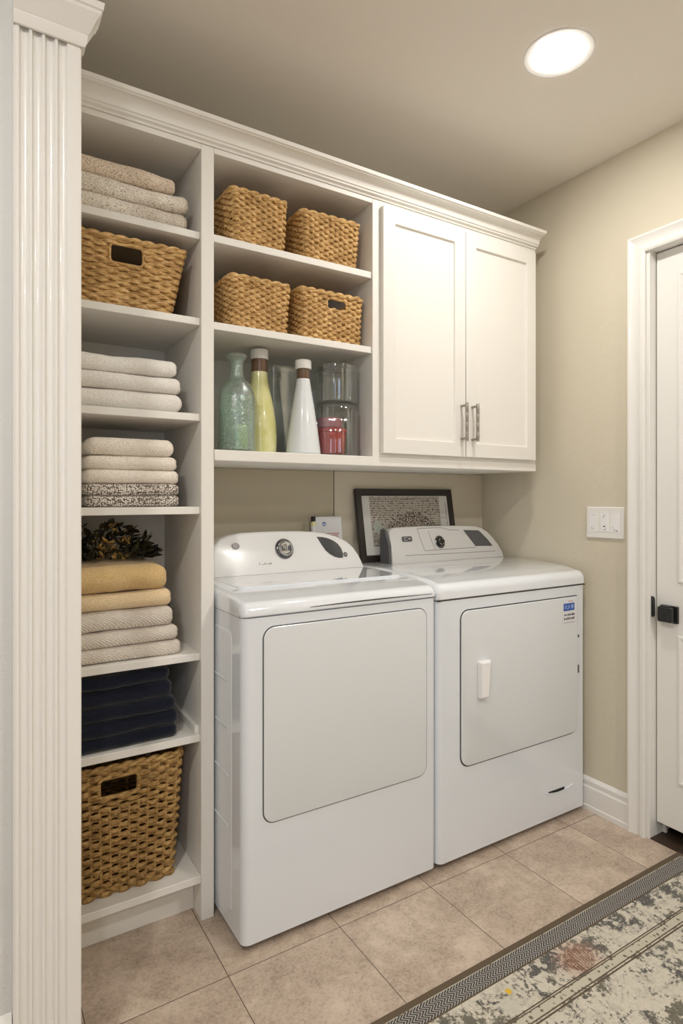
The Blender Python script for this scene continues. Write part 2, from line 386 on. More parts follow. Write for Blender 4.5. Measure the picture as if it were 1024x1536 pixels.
bm = bmesh.new(); prism(bm, [(0, .785), (.014, .785), (.018, .79), (.018, .845), (.012, .856), (0, .858)], lambda u, v, t: (XR+.006+u, DY1-jb-t, v), -.001, .004)
tag(obj('strike_plate', bm, M['black'], None, loc=(XR+.01, DY1-jb, .82)), 'small black metal strike plate on the door jamb', 'strike plate')

# light switch plate on the wall
t = empty('switch_plate', (XR, 1.408, 1.11), 'white three gang switch plate on the beige wall beside the door', 'light switch')
bm = bmesh.new(); stack(bm, (1.330, 1.486, 1.052, 1.171), .004, [(0, 0), (0, .004), (.003, .007)], lambda u, v, h: (XR-h, u, v), False, True, 3)
obj('plate', bm, M['trimwhite'], t)
for i, cy in enumerate((1.362, 1.408, 1.454)):
    bm = bmesh.new(); stack(bm, (cy-.0165, cy+.0165, 1.078, 1.146), .002, [(0, 0), (0, .0015)], lambda u, v, h: (XR-.0068-h, u, v), False, True, 2)
    rk = obj('rocker', bm, M['enamel2'], t)
    bm = bmesh.new()
    L = [[(.004, 1.086, .006, .003), (-.006, 1.083, .006, .004), (.010, 1.094, .003, .003)], [(0, 1.098, .008, .004), (-.003, 1.086, .005, .003), (.003, 1.133, .003, .004), (0, 1.140, .006, .0015)], [(.004, 1.087, .008, .0015), (.007, 1.092, .0015, .007), (-.004, 1.090, .003, .0015), (-.002, 1.14, .010, .0012)]][i]
    for (dy, zz, w_, h_) in L: obj('printed_mark', B((XR-.0089, XR-.0082, cy+dy-w_/2, cy+dy+w_/2, zz-h_/2, zz+h_/2)), M['greymark'] if i != 1 else M['ink'], rk, smooth=False)

# recessed ceiling lights
def can(name, x, y, lens, label):
    t = empty(name, (x, y, ZC), label, 'ceiling light')
    bm = bmesh.new(); lathe(bm, [(.098, ZC-.0002), (.098, ZC-.0022), (.094, ZC-.0034), (.076, ZC-.0022), (.067, ZC-.0014)], x, y, 56, cap0=False, cap1=False)
    obj('trim_ring', bm, M['trimwhite'], t, angle=8)
    bm = bmesh.new(); lathe(bm, [(.066, ZC-.0012), (.065, ZC-.0034), (.050, ZC-.0046), (.030, ZC-.0053), (.004, ZC-.0056)], x, y, 40, cap0=True)
    obj('lens', bm, lens, t)
can('recessed_light', 1.441, 1.139, M['lens'], 'round lit recessed downlight in the ceiling above the washing machines')
can('recessed_light', 1.40, -.55, M['lens2'], 'lit recessed downlight over the near end of the room beside the door wall')
can('recessed_light', -.45, .15, M['lens2'], 'lit recessed downlight over the room in front of the fluted pilaster')
can('recessed_light', -.6, -1.6, M['lens2'], 'lit recessed downlight near the daylight window')

# ------------------------------------------------------------------ fluted pilaster
t = empty('fluted_pilaster', (.13, 1.262, 0), 'tall white fluted pilaster with a moulded capital at the end of the wall', 'pilaster')
YP = 1.25
prof = [(.072, YP+.0245), (.072, YP+.004), (.076, YP)]
fl_x = [.0825, .1035, .1245, .1455]; fw = .0165
xs = [.0900, .1115, .1330, .1545]
for cx in xs:
    prof.append((cx-.0085, YP))
    for k in range(1, 10):
        a = pi*k/10; prof.append((cx-.0085*cos(a), YP+.0078*sin(a)))
    prof.append((cx+.0085, YP))
prof += [(.185, YP), (.188, YP+.003), (.188, YP+.0245)]
bm = bmesh.new(); prism(bm, prof, lambda u, v, w: (u, v, w), 0, 2.10)
obj('shaft', bm, M['colpaint'], t, angle=25)
cp = [(0, 2.072), (.005, 2.072), (.008, 2.078), (.010, 2.092), (.009, 2.094), (.013, 2.098), (.024, 2.120), (.030, 2.128), (.031, 2.134), (.034, 2.136), (.036, 2.148), (.030, 2.152), (0, 2.152)]
bm = bmesh.new()
loft(bm, [[(.0725, YP+.024, v) for u, v in cp], [(.0725-u*.05, YP-u, v) for u, v in cp], [(.188+u, YP-u, v) for u, v in cp], [(.188+u, YP+.024, v) for u, v in cp]])
obj('capital', bm, M['colpaint'], t, angle=20)

# ------------------------------------------------------------------ built-in shelving
YF = 1.668; YI = 2.044      # face plane, inner back
P_ = M['paint']
t = empty('tall_shelf_cabinet', (.385, 1.86, 0), 'tall white built-in shelf tower holding folded towels and baskets', 'shelf cabinet')
obj('side_panel', B((.162, .196, YF, YI, 0, 2.214)), P_, t, bevel=.001)
obj('side_panel', B((.567, .6048, YF, YI+.008, 0, 2.214)), P_, t, bevel=.0015)
obj('top_panel', B((.196, .567, YF, YI, 2.198, 2.214)), P_, t, bevel=.001)
obj('back_panel', B((.196, .567, YI, YI+.01, .11, 2.198)), P_, t)
SH = [1.966, 1.720, 1.446, 1.180, .762, .529]
for zz in SH: obj('shelf', B((.1965, .5665, YF+.010, YI-.001, zz-.021, zz)), P_, t, bevel=.0015)
obj('bottom_shelf', B((.1965, .5665, YF, YI-.001, .108, .130)), P_, t, bevel=.002)
obj('toe_kick', B((.1965, .5665, YF+.067, YF+.085, 0, .1075)), P_, t, bevel=.001)
obj('toe_rail', B((.1965, .5665, YF+.061, YF+.0668, .074, .1075)), P_, t, bevel=.001)
obj('shelf_cleat', B((.5545, .5665, YF+.02, YI-.001, .5292, .552)), P_, t, bevel=.001)

t = empty('open_wall_cabinet', (.9, 1.86, 1.345), 'white open wall cabinet with two shelves of baskets over glass bottles', 'wall cabinet')
obj('top_panel', B((.6055, 1.1595, YF, YI, 2.198, 2.214)), P_, t, bevel=.001)
obj('side_panel', B((1.160, 1.1915, YF, YI+.008, 1.345, 2.214)), P_, t, bevel=.0015)
obj('back_panel', B((.6055, 1.1595, YI, YI+.01, 1.345, 2.198)), P_, t)
for zz in (1.968, 1.715): obj('shelf', B((.6055, 1.1595, YF+.006, YI-.001, zz-.022, zz)), P_, t, bevel=.0015)

t = empty('double_door_wall_cabinet', (1.58, 1.86, 1.345), 'white wall cabinet with two shaker doors and nickel pulls', 'wall cabinet')
obj('cabinet_box', B((1.192, 1.966, YF, YI+.008, 1.3455, 2.214)), P_, t, bevel=.001)
YD = 1.650
for i, (a, b, hx) in enumerate(((1.1925, 1.566, 1.544), (1.5695, 1.9485, 1.598))):
    bm = bmesh.new()
    stack(bm, (a, b, 1.357, 2.193), .0015, [(0, -.0175), (0, -.001), (.0012, 0), (.050, 0), (.0515, -.001), (.0525, -.008), (.056, -.0085)], lambda u, v, h: (u, YD-h, v), True, True, 2)
    d_ = obj('door', bm, P_, t, angle=25)
    bm = bmesh.new()
    pr = []
    zz = 1.413
    while zz < 1.552:
        k = (zz-1.413)/.139; r_ = .0052+.0012*abs(sin(k*pi*4)); 
        if abs((k*4) % 1-.0) < .05 or abs((k*4) % 1-1) < .05: r_ = .0068
        pr.append((r_, zz)); zz += .0015
    lathe(bm, pr, hx, YD-.030, 12)
    for zq in (1.422, 1.543): tube(bm, [(hx, YD+.0, zq), (hx, YD-.030, zq)], .0042, 10)
    obj('pull_handle', bm, M['nickel'], d_)

tag(obj('bottom_board', B((.6055, 1.966, YF-.003, YI+.008, 1.313, 1.3448)), P_, None, bevel=.002, loc=(1.28, 1.86, 1.313)), 'long white bottom board running under both wall cabinets', 'shelf board')
cr = [(0, 2.2145), (-.004, 2.2145), (-.006, 2.220), (-.014, 2.223), (-.015, 2.228), (-.019, 2.230)]
for k in range(1, 9):
    a = k/8*pi/2; cr.append((-.019-.030*(1-cos(a)), 2.230+.026*sin(a)))
cr += [(-.051, 2.258), (-.056, 2.260), (-.058, 2.270), (-.054, 2.273), (.02, 2.273), (.02, 2.2145)]
bm = bmesh.new(); prism(bm, cr, lambda u, v, w: (w, YF+u, v), .162, 1.966)
tag(obj('crown_moulding', bm, P_, None, loc=(1.06, YF, 2.2145), angle=20), 'long white crown moulding along the top of the cabinets', 'crown moulding')

# ------------------------------------------------------------------ towels
def towel(name, x0, x1, y0, y1, z0, z1, m, label, cat='towel', group=None, seed=0, wob=.0022, layers=2, sag=.0, rc=.022, sk=0., loose=False):
    cx, cy, cz = (x0+x1)/2, (y0+y1)/2, (z0+z1)/2; hx, hy, hz = (x1-x0)/2, (y1-y0)/2, (z1-z0)/2
    nx, ny, nz = 64, 34, 14
    bm = bmesh.new(); V = {}
    def P(i, j, k):
        key = (i, j, k)
        if key in V: return V[key]
        px, py, pz = (2*i/nx-1)*hx, (2*j/ny-1)*hy, (2*k/nz-1)*hz
        # plan corners rounded with rc, edges rounded with nearly the half height
        qx, qy = max(-hx+rc, min(hx-rc, px)), max(-hy+rc, min(hy-rc, py))
        dx_, dy_ = px-qx, py-qy; L = sqrt(dx_*dx_+dy_*dy_)
        if L > 1e-9:
            mx = max(abs(dx_), abs(dy_)); px, py = qx+dx_/L*mx, qy+dy_/L*mx
        e = hz*.96
        # distance from rim
        ins = min(hx-abs((2*i/nx-1)*hx), hy-abs((2*j/ny-1)*hy)); 
        zt = pz/hz
        if ins < e:
            pass
        if k in (0, nz) and ins > 1e-9: px *= (hx-e)/hx; py *= (hy-e)/hy
        if ins <= 1e-9:                                  # rim faces: semicircle
            a = (2*k/nz-1)*pi/2; pz = hz*sin(a); off = e*(1-cos(a))
            n_ = Vector((dx_, dy_, 0)) if L > 1e-9 else Vector((0, 0, 0))
            if n_.length > 0: n_.normalize(); px -= n_.x*off; py -= n_.y*off
            # fold layers seen from the end
            if dx_ > 0 and layers: 
                gq = abs(sin(pi*layers*(k/nz))); px -= .0035*(1-gq)*(abs(n_.x))
        w = Vector(((px+cx)*9, (py+cy)*9, (pz+cz)*9+seed*3.7))
        nv = noise.noise_vector(w)*wob*1.6 + noise.noise_vector(w*3.3)*wob*.5
        zz = pz + cz + nv.z*(.9 if k else .2) - sag*(1-(px/hx)**2)*(1 if k > nz/2 else 0) + sk*(py/hy)*(k/nz)
        v = bm.verts.new((px+cx+nv.x, py+cy+nv.y, min(max(zz, z0), z1+(.004 if loose else 0)))); V[key] = v; return v
    for k in (0, nz):
        for i in range(nx):
            for j in range(ny): bm.faces.new([P(i, j, k), P(i+1, j, k), P(i+1, j+1, k), P(i, j+1, k)])
    for j in (0, ny):
        for i in range(nx):
            for k in range(nz): bm.faces.new([P(i, j, k), P(i+1, j, k), P(i+1, j, k+1), P(i, j, k+1)])
    for i in (0, nx):
        for j in range(ny):
            for k in range(nz): bm.faces.new([P(i, j, k), P(i, j+1, k), P(i, j+1, k+1), P(i, j, k+1)])
    o = obj(name, bm, m, None, loc=(cx, cy, z0), angle=180)
    tag(o, label, cat, group); return o
A_ = 'folded_towel'
Y0_ = 1.692; Y1_ = 1.99
g1 = 'oatmeal knit throws on the top shelf'
towel(A_, .215, .540, Y0_, Y1_, 1.9665, 2.018, M['t_oat2'], 'pale oatmeal knit throw at the bottom of the top shelf stack', 'towel', g1, 1, .0035)
towel(A_, .215, .542, Y0_, Y1_, 2.018, 2.067, M['t_oat2'], 'oatmeal knit throw in the middle of the top shelf stack', 'towel', g1, 2, .0035)
towel(A_, .215, .506, Y0_+.004, Y1_, 2.067, 2.113, M['t_oat'], 'tan oatmeal knit throw lying on top of the top shelf stack', 'towel', g1, 3, .004, loose=True)
g2 = 'white towels on the middle shelf'
towel(A_, .212, .524, Y0_, Y1_, 1.4465, 1.500, M['t_white'], 'thick off-white towel at the bottom of the all-white stack', 'towel', g2, 4, .002, 1)
towel(A_, .212, .522, Y0_, Y1_, 1.500, 1.545, M['t_white'], 'off-white towel in the middle of the all-white stack', 'towel', g2, 5, .003)
towel(A_, .212, .512, Y0_, Y1_, 1.545, 1.592, M['t_white'], 'off-white towel on top of the all-white stack of three', 'towel', g2, 6, .004)
g3 = 'cream and tweed towels'
towel(A_, .266, .518, Y0_, Y1_, 1.1805, 1.212, M['t_tweed'], 'dark speckled tweed towel, lowest of its stack', 'towel', g3, 7, .0015)
towel(A_, .264, .518, Y0_, Y1_, 1.212, 1.244, M['t_tweed'], 'dark speckled tweed towel just under the cream towels', 'towel', g3, 8, .0015)
towel(A_, .262, .515, Y0_, Y1_, 1.244, 1.282, M['t_cream'], 'cream towel resting directly on the dark tweed towels', 'towel', g3, 9, .003)
towel(A_, .262, .510, Y0_, Y1_, 1.282, 1.320, M['t_cream'], 'cream towel second from the top above the tweed towels', 'towel', g3, 10, .003)
towel(A_, .266, .500, Y0_, Y1_, 1.320, 1.368, M['t_cream'], 'cream towel on top of the stack with the tweed towels', 'towel', g3, 11, .003, 1)
g4 = 'yellow and cream towels'
towel(A_, .210, .522, Y0_, Y1_, .7625, .803, M['t_rib'], 'ribbed cream towel at the bottom of the yellow and cream stack', 'towel', g4, 12, .002)
towel(A_, .210, .514, Y0_, Y1_, .803, .846, M['t_rib'], 'ribbed cream towel in the middle under the yellow towels', 'towel', g4, 13, .002)
towel(A_, .210, .503, Y0_, Y1_, .846, .902, M['t_rib'], 'thick ribbed cream towel directly below the pale yellow towel', 'towel', g4, 14, .003)
towel(A_, .210, .496, Y0_, Y1_, .902, .949, M['t_pale'], 'pale yellow towel just below the thick mustard towel', 'towel', g4, 15, .003)
towel(A_, .210, .486, Y0_, Y1_, .949, 1.022, M['t_yellow'], 'thick mustard yellow towel on top of the cream towels', 'towel', g4, 16, .0045, 2, rc=.03, loose=True)
g5 = 'navy towels'
nv = [(.5295, .564, .513, 'at the bottom of the dark blue stack'), (.564, .606, .513, 'second from the bottom of the dark blue stack'), (.606, .644, .509, 'in the middle of the dark blue stack'), (.644, .692, .500, 'second from the top of the dark blue stack'), (.692, .730, .490, 'on top of the dark blue stack')]
for i, (a, b, x1, s_) in enumerate(nv): towel(A_, .210, x1, Y0_, Y1_, a, b, M['t_navy'], 'folded navy towel ' + s_, 'towel', g5, 20+i, .0028)

# dried bundle behind the yellow towels
t = empty('dried_leaf_bundle', (.35, 1.86, 1.023), 'dark dried leafy bundle with golden sprigs lying on the mustard towel', 'dried flowers')
def leaf(bm, p, d, L, W, up):
    d = d.normalized(); s = d.cross(up)
    if s.length < .1: s = d.cross(Vector((1, 0, 0)))
    s.normalize(); u = s.cross(d); rows = []
    for k in range(6):
        a = k/5; w_ = W*sin(pi*min(a*.92+.06, 1)); c_ = p+d*L*a+u*(L*.35*a*a)
        rows.append([bm.verts.new(c_-s*w_+u*w_*.4), bm.verts.new(c_), bm.verts.new(c_+s*w_+u*w_*.4)])
    for a, b in zip(rows, rows[1:]):
        for q in range(2): bm.faces.new((a[q], a[q+1], b[q+1], b[q]))
R = random.Random(3)
bm = bmesh.new(); bg_ = bmesh.new()
for i in range(420):
    u = R.uniform(-1, 1); ph = R.uniform(0, pi); rr_ = R.uniform(.1, 1)
    h = .098*sqrt(max(0, 1-u*u))*(1+.15*sin(u*7))+.01
    p = Vector((.352+u*.125, 1.858+cos(ph)*.055*rr_*sqrt(1-u*u*.9), 1.027+h*rr_*sin(ph)))
    d = Vector((u*.6+R.uniform(-.6, .6), -.3+R.uniform(-.8, .6), R.uniform(-.4, .45)))
    if p.y+d.normalized().y*.03 > 1.96: continue
    isg = abs(u-.05) < .38 and R.random() < .75
    leaf(bg_ if isg else bm, p, d, R.uniform(.022, .040)*(.7 if isg else 1), R.uniform(.006, .012)*(.5 if isg else 1), Vector((R.uniform(-1, 1), R.uniform(-1, 1), 1)))
for i in range(40):
    p = Vector((.35+R.uniform(-.09, .09), 1.85+R.uniform(-.03, .03), 1.026)); q = p+Vector((R.uniform(-.04, .04), R.uniform(-.04, .02), R.uniform(.03, .085)))
    tube(bm, [p, (p+q)/2+Vector((R.uniform(-.01, .01), 0, 0)), q], .0011, 5)
for b__ in (bm, bg_):
    for v__ in b__.verts: v__.co.z = max(v__.co.z, 1.0275)
obj('leaves', bm, M['leafdark'], t, recalc=False); obj('sprigs', bg_, M['gold'], t, recalc=False)

# ------------------------------------------------------------------ baskets
def basket(loc, W0, D0, W1, D1, H, rows, nst, m, label, group, rot=0, hole=None, openw=False, seed=0, amp=.0030, th=.0062, rim=True, tw=7):
    t = empty('woven_basket', loc, label, 'basket', group, (0, 0, rot))
    R = random.Random(seed); rc = .016
    def path(z, extra=0, N=400):
        a = z/H; hw, hd = (W0+(W1-W0)*a)/2-th+extra, (D0+(D1-D0)*a)/2-th+extra
        q = rr(-hw, hw, -hd, hd, rc, 5); pts = []
        seg = [(Vector((*q[i], 0)), Vector((*q[(i+1) % len(q)], 0))) for i in range(len(q))]
        tot = sum((b-a_).length for a_, b in seg); acc = 0; i = 0; out = []
        for k in range(N):
            s = tot*k/N
            while i < len(seg)-1 and acc+(seg[i][1]-seg[i][0]).length < s: acc += (seg[i][1]-seg[i][0]).length; i += 1
            a_, b = seg[i]; L = (b-a_).length; f = (s-acc)/L if L else 0
            p = a_.lerp(b, f); dr = (b-a_).normalized(); out.append((p, Vector((dr.y, -dr.x, 0)), s/tot))
        return out
    bm = bmesh.new(); h = H/rows; N = nst*7; n = 8
    def inhole(p, z):
        return hole and p.y < 0 and abs(p.y) > (D0/2-th-.014) and hole[0] < p.x < hole[1] and hole[2] < z < hole[3]
    for k in range(rows):
        z = (k+.5)*h; pts = path(z, 0, N); loops = []; inh = []
        j1, j2 = R.uniform(0, 6), R.uniform(0, 6)
        thz = h*(.60 if not openw or z > H*.76 or z < H*.08 else .45)
        for i, (p, nr, u) in enumerate(pts):
            wv = cos(pi*nst*u+pi*k)
            o = p+nr*(amp*wv+noise.noise(Vector((u*40, k*1.7, seed)))*.0012)
            zz = z+noise.noise(Vector((u*24, k*2.1, seed+5)))*h*.16
            lp = []
            for q in range(n):
                a = 2*pi*q/n; rad = 1+.16*cos(2*a+2*pi*u*nst*tw/7+j1)+.10*noise.noise(Vector((u*180, q*.9, k+seed)))
                sw = 1+.18*wv
                lp.append(o+nr*cos(a)*th*.72*rad*sw+Vector((0, 0, zz+sin(a)*thz*rad*sw)))
            loops.append(lp); inh.append(inhole(p, z))
        L = [[None if inh[i] else bm.verts.new(v) for v in lp] for i, lp in enumerate(loops)]
        for i in range(N):
            a, b = L[i], L[(i+1) % N]
            if inh[i] and inh[(i+1) % N]: continue
            if inh[i] != inh[(i+1) % N]:
                g_ = b if inh[i] else a; bm.faces.new(g_ if inh[i] else g_[::-1]); continue
            for q in range(n): bm.faces.new((a[q], a[(q+1) % n], b[(q+1) % n], b[q]))
    obj('weave', bm, m, t, local=True, angle=180)
    # upright stakes
    bm = bmesh.new()
    for s in range(nst):
        pb, pt = path(.004, 0, nst*2)[s*2+1], path(H-.004, 0, nst*2)[s*2+1]
        A, Bq = pb[0]+Vector((0, 0, .004)), pt[0]+Vector((0, 0, H-.004))
        pts = [A.lerp(Bq, k/10) for k in range(11)]
        if hole and A.y < 0 and pt[1].y < -.7: 
            lo = [p for p in pts if not (hole[0]-.004 < p.x < hole[1]+.004 and p.z > hole[2]-.004)]
            if len(lo) < len(pts): pts = lo
        if len(pts) > 1: tube(bm, pts, .0036 if not openw else .0062, 6, flat=.6)
    obj('stakes', bm, m, t, local=True, angle=180)
    # base
    bm = bmesh.new(); q = rr(-W0/2+th*1.5, W0/2-th*1.5, -D0/2+th*1.5, D0/2-th*1.5, rc, 4)
    loft(bm, [[(a, b, 0.001) for a, b in q], [(a, b, .006) for a, b in q]]); obj('base', bm, m, t, local=True)
    # braided rim: two strands twisting round each other
    if rim:
        bm = bmesh.new(); K = max(6, int(2*(W1+D1)/.075))
        for ph in (0, pi):
            pts = [p+nr*.0042*cos(2*pi*K*u+ph)+Vector((0, 0, H-.001+.0042*sin(2*pi*K*u+ph))) for p, nr, u in path(H, 0, 320)]
            tube(bm, pts, .0064, 8, closed=True)
        obj('rim', bm, m, t, local=True, angle=180)
    if hole:
        bm = bmesh.new(); q = rr(hole[0]-.002, hole[1]+.002, hole[2]-.002, hole[3]+.002, .012, 5); pts = []
        for (a, b) in q:
            hd = (D0+(D1-D0)*b/H)/2-th; pts.append((a, -hd-.001, b))
        tube(bm, pts, .0062 if openw else .0042, 8, closed=True); obj('handle_rim', bm, m, t, local=True, angle=180)
    return t
gb = 'small woven baskets on the wall shelves'
basket((.758, 1.785, 1.969), .180, .19, .196, .196, .158, 17, 38, M['straw'], 'woven basket on the upper wall shelf beside the shelf tower', gb, .03, seed=1)
basket((1.018, 1.795, 1.969), .206, .20, .226, .21, .154, 17, 42, M['straw'], 'woven basket on the upper wall shelf beside the cabinet doors', gb, -.02, seed=2)
basket((.763, 1.785, 1.716), .186, .19, .208, .196, .152, 17, 40, M['straw'], 'woven basket without a handle hole on the lower wall shelf', gb, .02, seed=3)
basket((1.020, 1.795, 1.716), .232, .20, .246, .21, .158, 17, 44, M['straw'], 'woven basket with a small handle slot on the lower wall shelf', gb, 0, hole=(-.020, .052, .107, .140), seed=4)
basket((.3705, 1.830, 1.7205), .262, .235, .335, .275, .186, 20, 36, M['straw'], 'wide flared woven basket with a braided rim and dark handle hole, above the white towels', None, 0, hole=(-.043, .042, .122, .168), seed=5, th=.006, amp=.0028)
basket((.368, 1.845, .1305), .275, .27, .318, .30, .350, 27, 44, M['straw2'], 'tall dark openwork seagrass laundry basket on the bottom shelf', None, 0, hole=(-.068, .032, .272, .322), openw=True, seed=6, th=.0068, amp=.0045)

# ------------------------------------------------------------------ bottles and glass jars
def shell(bm, prof, wall, cx, cy, **k):
    """outer profile then inner back down: a hollow vessel"""
    inner = [(max(r-wall, .001), z) for r, z in prof[::-1]]
    inner[-1] = (inner[-1][0], prof[0][1]+wall*1.3)
    lathe(bm, prof+inner, cx, cy, cap0=True, cap1=True, **k)
zb = 1.3455
t = empty('glass_bottle', (.702, 1.735, zb), 'green tinted bubbly glass jug with a flared lip, empty neck', 'bottle')
bm = bmesh.new()
shell(bm, [(.052, zb), (.057, zb+.004), (.057, 1.50), (.054, 1.525), (.044, 1.548), (.030, 1.565), (.021, 1.575), (.019, 1.60), (.020, 1.622), (.031, 1.634), (.032, 1.640), (.026, 1.644)], .0035, .702, 1.735)
obj('bottle_body', bm, M['greenglass'], t)
bm = bmesh.new(); lathe(bm, [(.048, zb+.006), (.051, zb+.012), (.0515, 1.47), (.048, 1.50), (.040, 1.515)], .702, 1.735); obj('bath_salts', bm, M['foam'], t, label='pale bubbly filling')
bm = bmesh.new(); stack(bm, (.694, .734, 1.722, 1.762), .006, [(0, zb+.008), (0, 1.425), (.004, 1.430)], lambda u, v, h: (u, v, h), True, True, 4); obj('soap_block', bm, M['soap'], t, label='pale yellow block inside')
t = empty('soap_bottle', (.806, 1.800, zb), 'yellow green bottle with a white cap and brown collar beside the glass jug', 'bottle')
bm = bmesh.new(); lathe(bm, [(.050, zb), (.055, zb+.004), (.056, 1.40), (.053, 1.45), (.046, 1.50), (.036, 1.545), (.028, 1.58), (.0255, 1.612)], .806, 1.80); obj('bottle_body', bm, M['lime'], t)
bm = bmesh.new(); lathe(bm, [(.0262, 1.612), (.0265, 1.613), (.0265, 1.652), (.024, 1.653)], .806, 1.80); obj('collar', bm, M['amber'], t)
bm = bmesh.new(); lathe(bm, [(.0275, 1.653), (.0285, 1.655), (.0285, 1.681), (.026, 1.684)], .806, 1.80, rib=.006, ribn=20, n=80); obj('cap', bm, M['cap'], t)
t = empty('detergent_bottle', (.932, 1.735, zb), 'white cone shaped bottle with a white cap between the clear containers', 'bottle')
bm = bmesh.new(); lathe(bm, [(.052, zb), (.0565, zb+.004), (.056, zb+.012), (.047, 1.43), (.036, 1.50), (.026, 1.56), (.021, 1.592)], .932, 1.735); obj('bottle_body', bm, M['milky'], t)
bm = bmesh.new(); lathe(bm, [(.0195, 1.592), (.0205, 1.594), (.0205, 1.622), (.019, 1.624)], .932, 1.735); obj('collar', bm, M['amber'], t)
bm = bmesh.new(); lathe(bm, [(.0255, 1.624), (.0265, 1.626), (.0265, 1.650), (.024, 1.653)], .932, 1.735, rib=.006, ribn=20, n=80); obj('cap', bm, M['cap'], t)
bm = bmesh.new(); pf = [(0, zb), (0, 1.655), (.0035, 1.658), (.004, 1.655), (.004, zb+.006)]
stack(bm, (.872, .980, 1.852, 1.950), .016, pf, lambda u, v, h: (u, v, h), True, True, 6)
tag(obj('clear_container', bm, M['glass'], None, loc=(.926, 1.90, zb)), 'tall clear square container standing behind the cone shaped bottle', 'container')
t = empty('lidded_glass_jar', (1.073, 1.770, zb), 'ribbed clear glass jar with a glass lid holding a red tub', 'jar')
bm = bmesh.new(); shell(bm, [(.072, zb), (.0785, zb+.005), (.080, zb+.02), (.080, 1.50), (.076, 1.508)], .0035, 1.073, 1.77, n=144, rib=.012, ribn=24); obj('jar_body', bm, M['glass'], t)
bm = bmesh.new(); lathe(bm, [(.060, 1.5085), (.073, 1.5085), (.074, 1.514), (.070, 1.521), (.060, 1.5245)], 1.073, 1.77, n=56); obj('jar_lid', bm, M['glass'], t)
t = empty('open_glass_jar', (1.070, 1.770, 1.525), 'ribbed clear glass jar with a rolled rim stacked on the lidded jar', 'jar')
bm = bmesh.new(); shell(bm, [(.070, 1.5255), (.076, 1.530), (.078, 1.54), (.078, 1.636), (.082, 1.641), (.082, 1.648), (.079, 1.652)], .0035, 1.072, 1.77, n=144, rib=.008, ribn=24); obj('jar_body', bm, M['glass'], t)
t = empty('red_tub', (1.050, 1.765, zb+.007), 'small red plastic tub with a pink lid inside the lower glass jar', 'tub')
bm = bmesh.new(); lathe(bm, [(.046, zb+.008), (.049, zb+.012), (.052, 1.425), (.055, 1.428), (.055, 1.438), (.050, 1.440)], 1.053, 1.765); obj('tub_body', bm, M['red'], t)
bm = bmesh.new(); lathe(bm, [(.044, 1.4405), (.047, 1.443), (.047, 1.470), (.043, 1.474)], 1.045, 1.765); obj('tub_lid', bm, M['pink'], t)

# ------------------------------------------------------------------ laundry machines
AF = 1.478; TZ = .947; SL = .3
def face(Y0, zb_):       # point on a sloping console face, lifted d from it
    k = 1/sqrt(1+SL*SL)
    return lambda x, z, d: (x, Y0+(z-zb_)*SL-d*k, z+d*SL*k)
def top_prof(zs):
    pts = [(AF+.002, zs), (AF-.003, zs+.004), (AF-.003, .897)]
    for k in range(1, 8):
        a = k/7*pi/2; pts.append((AF-.003+.030*(1-cos(a)), .897+.030*sin(a)))
    pts += [(AF+.06, .934), (AF+.12, .941), (AF+.20, TZ-.002), (AF+.30, TZ), (2.035, TZ), (2.035, zs)]
    return pts
def rounded_top(bm, x0, x1, prof, r=.022):
    # profile swept in X with ends eased inward
    loops = []
    zmid = prof[0][1]
    for s in range(7):
        a = s/6*pi/2; ox = r*(1-sin(a)); sh = r*(1-cos(a))
        loops.append([(x0+ox if False else x0+r*(1-sin(a)), y+(sh*.8 if y < AF+.05 else 0), z-(sh*.8 if z > .90 else 0)) for y, z in prof])
    loops = [[(x0+r*(1-cos(pi/2*s/6)), y+(r*(1-sin(pi/2*s/6))*.8 if y < AF+.05 else 0), z-(r*(1-sin(pi/2*s/6))*.8 if z > .90 else 0)) for y, z in prof] for s in range(7)]
    other = [[(x1-(p[0]-x0), p[1], p[2]) for p in lp] for lp in loops[::-1]]
    loft(bm, loops+other)
def body(bm, x0, x1, z1, r=.022):
    q = rr(x0, x1, AF, 2.03, (r, r, .004, .004), 8)
    loft(bm, [[(a, b, .018) for a, b in rr(x0+.006, x1-.006, AF+.006, 2.03, (r, r, .004, .004), 8)], [(a, b, .024) for a, b in q], [(a, b, z1) for a, b in q]])
def feet(t, x0, x1):
    for fx in (x0+.05, x1-.05):
        for fy in (AF+.07, 1.97):
            bm = bmesh.new(); lathe(bm, [(.018, 0), (.018, .008), (.012, .0185)], fx, fy, 20); obj('foot', bm, M['greyplastic'], t)

# ---- washer
wx0, wx1 = .614, 1.2775
t = empty('washing_machine', ((wx0+wx1)/2, 1.75, 0), 'white top-loading washer with a round silver dial, nearest the shelf tower', 'washing machine')
bm = bmesh.new(); body(bm, wx0, wx1, .886); obj('body', bm, M['enamel'], t, angle=30)
bm = bmesh.new(); rounded_top(bm, wx0-.0015, wx1+.0015, top_prof(.888)); obj('top', bm, M['enameltop'], t, angle=40)
bm = bmesh.new()
box(bm, wx0+.02, wx1-.02, AF+.01, 2.0, .8855, .8885); obj('gasket', bm, M['seam'], t)
fq = lambda u, v, h: (u, AF-h, v)
bm = bmesh.new(); stack(bm, (.671, 1.236, .330, .860), .034, [(0, 0), (0, .0012), (.004, .0012)], fq, True, True, 8); obj('panel_seam', bm, M['seam'], t)
bm = bmesh.new(); stack(bm, (.6735, 1.2335, .3325, .8575), .032, [(0, 0), (0, .003), (.0015, .0045), (.004, .005)], fq, False, True, 8); obj('front_panel', bm, M['doorenamel'], t, angle=25)
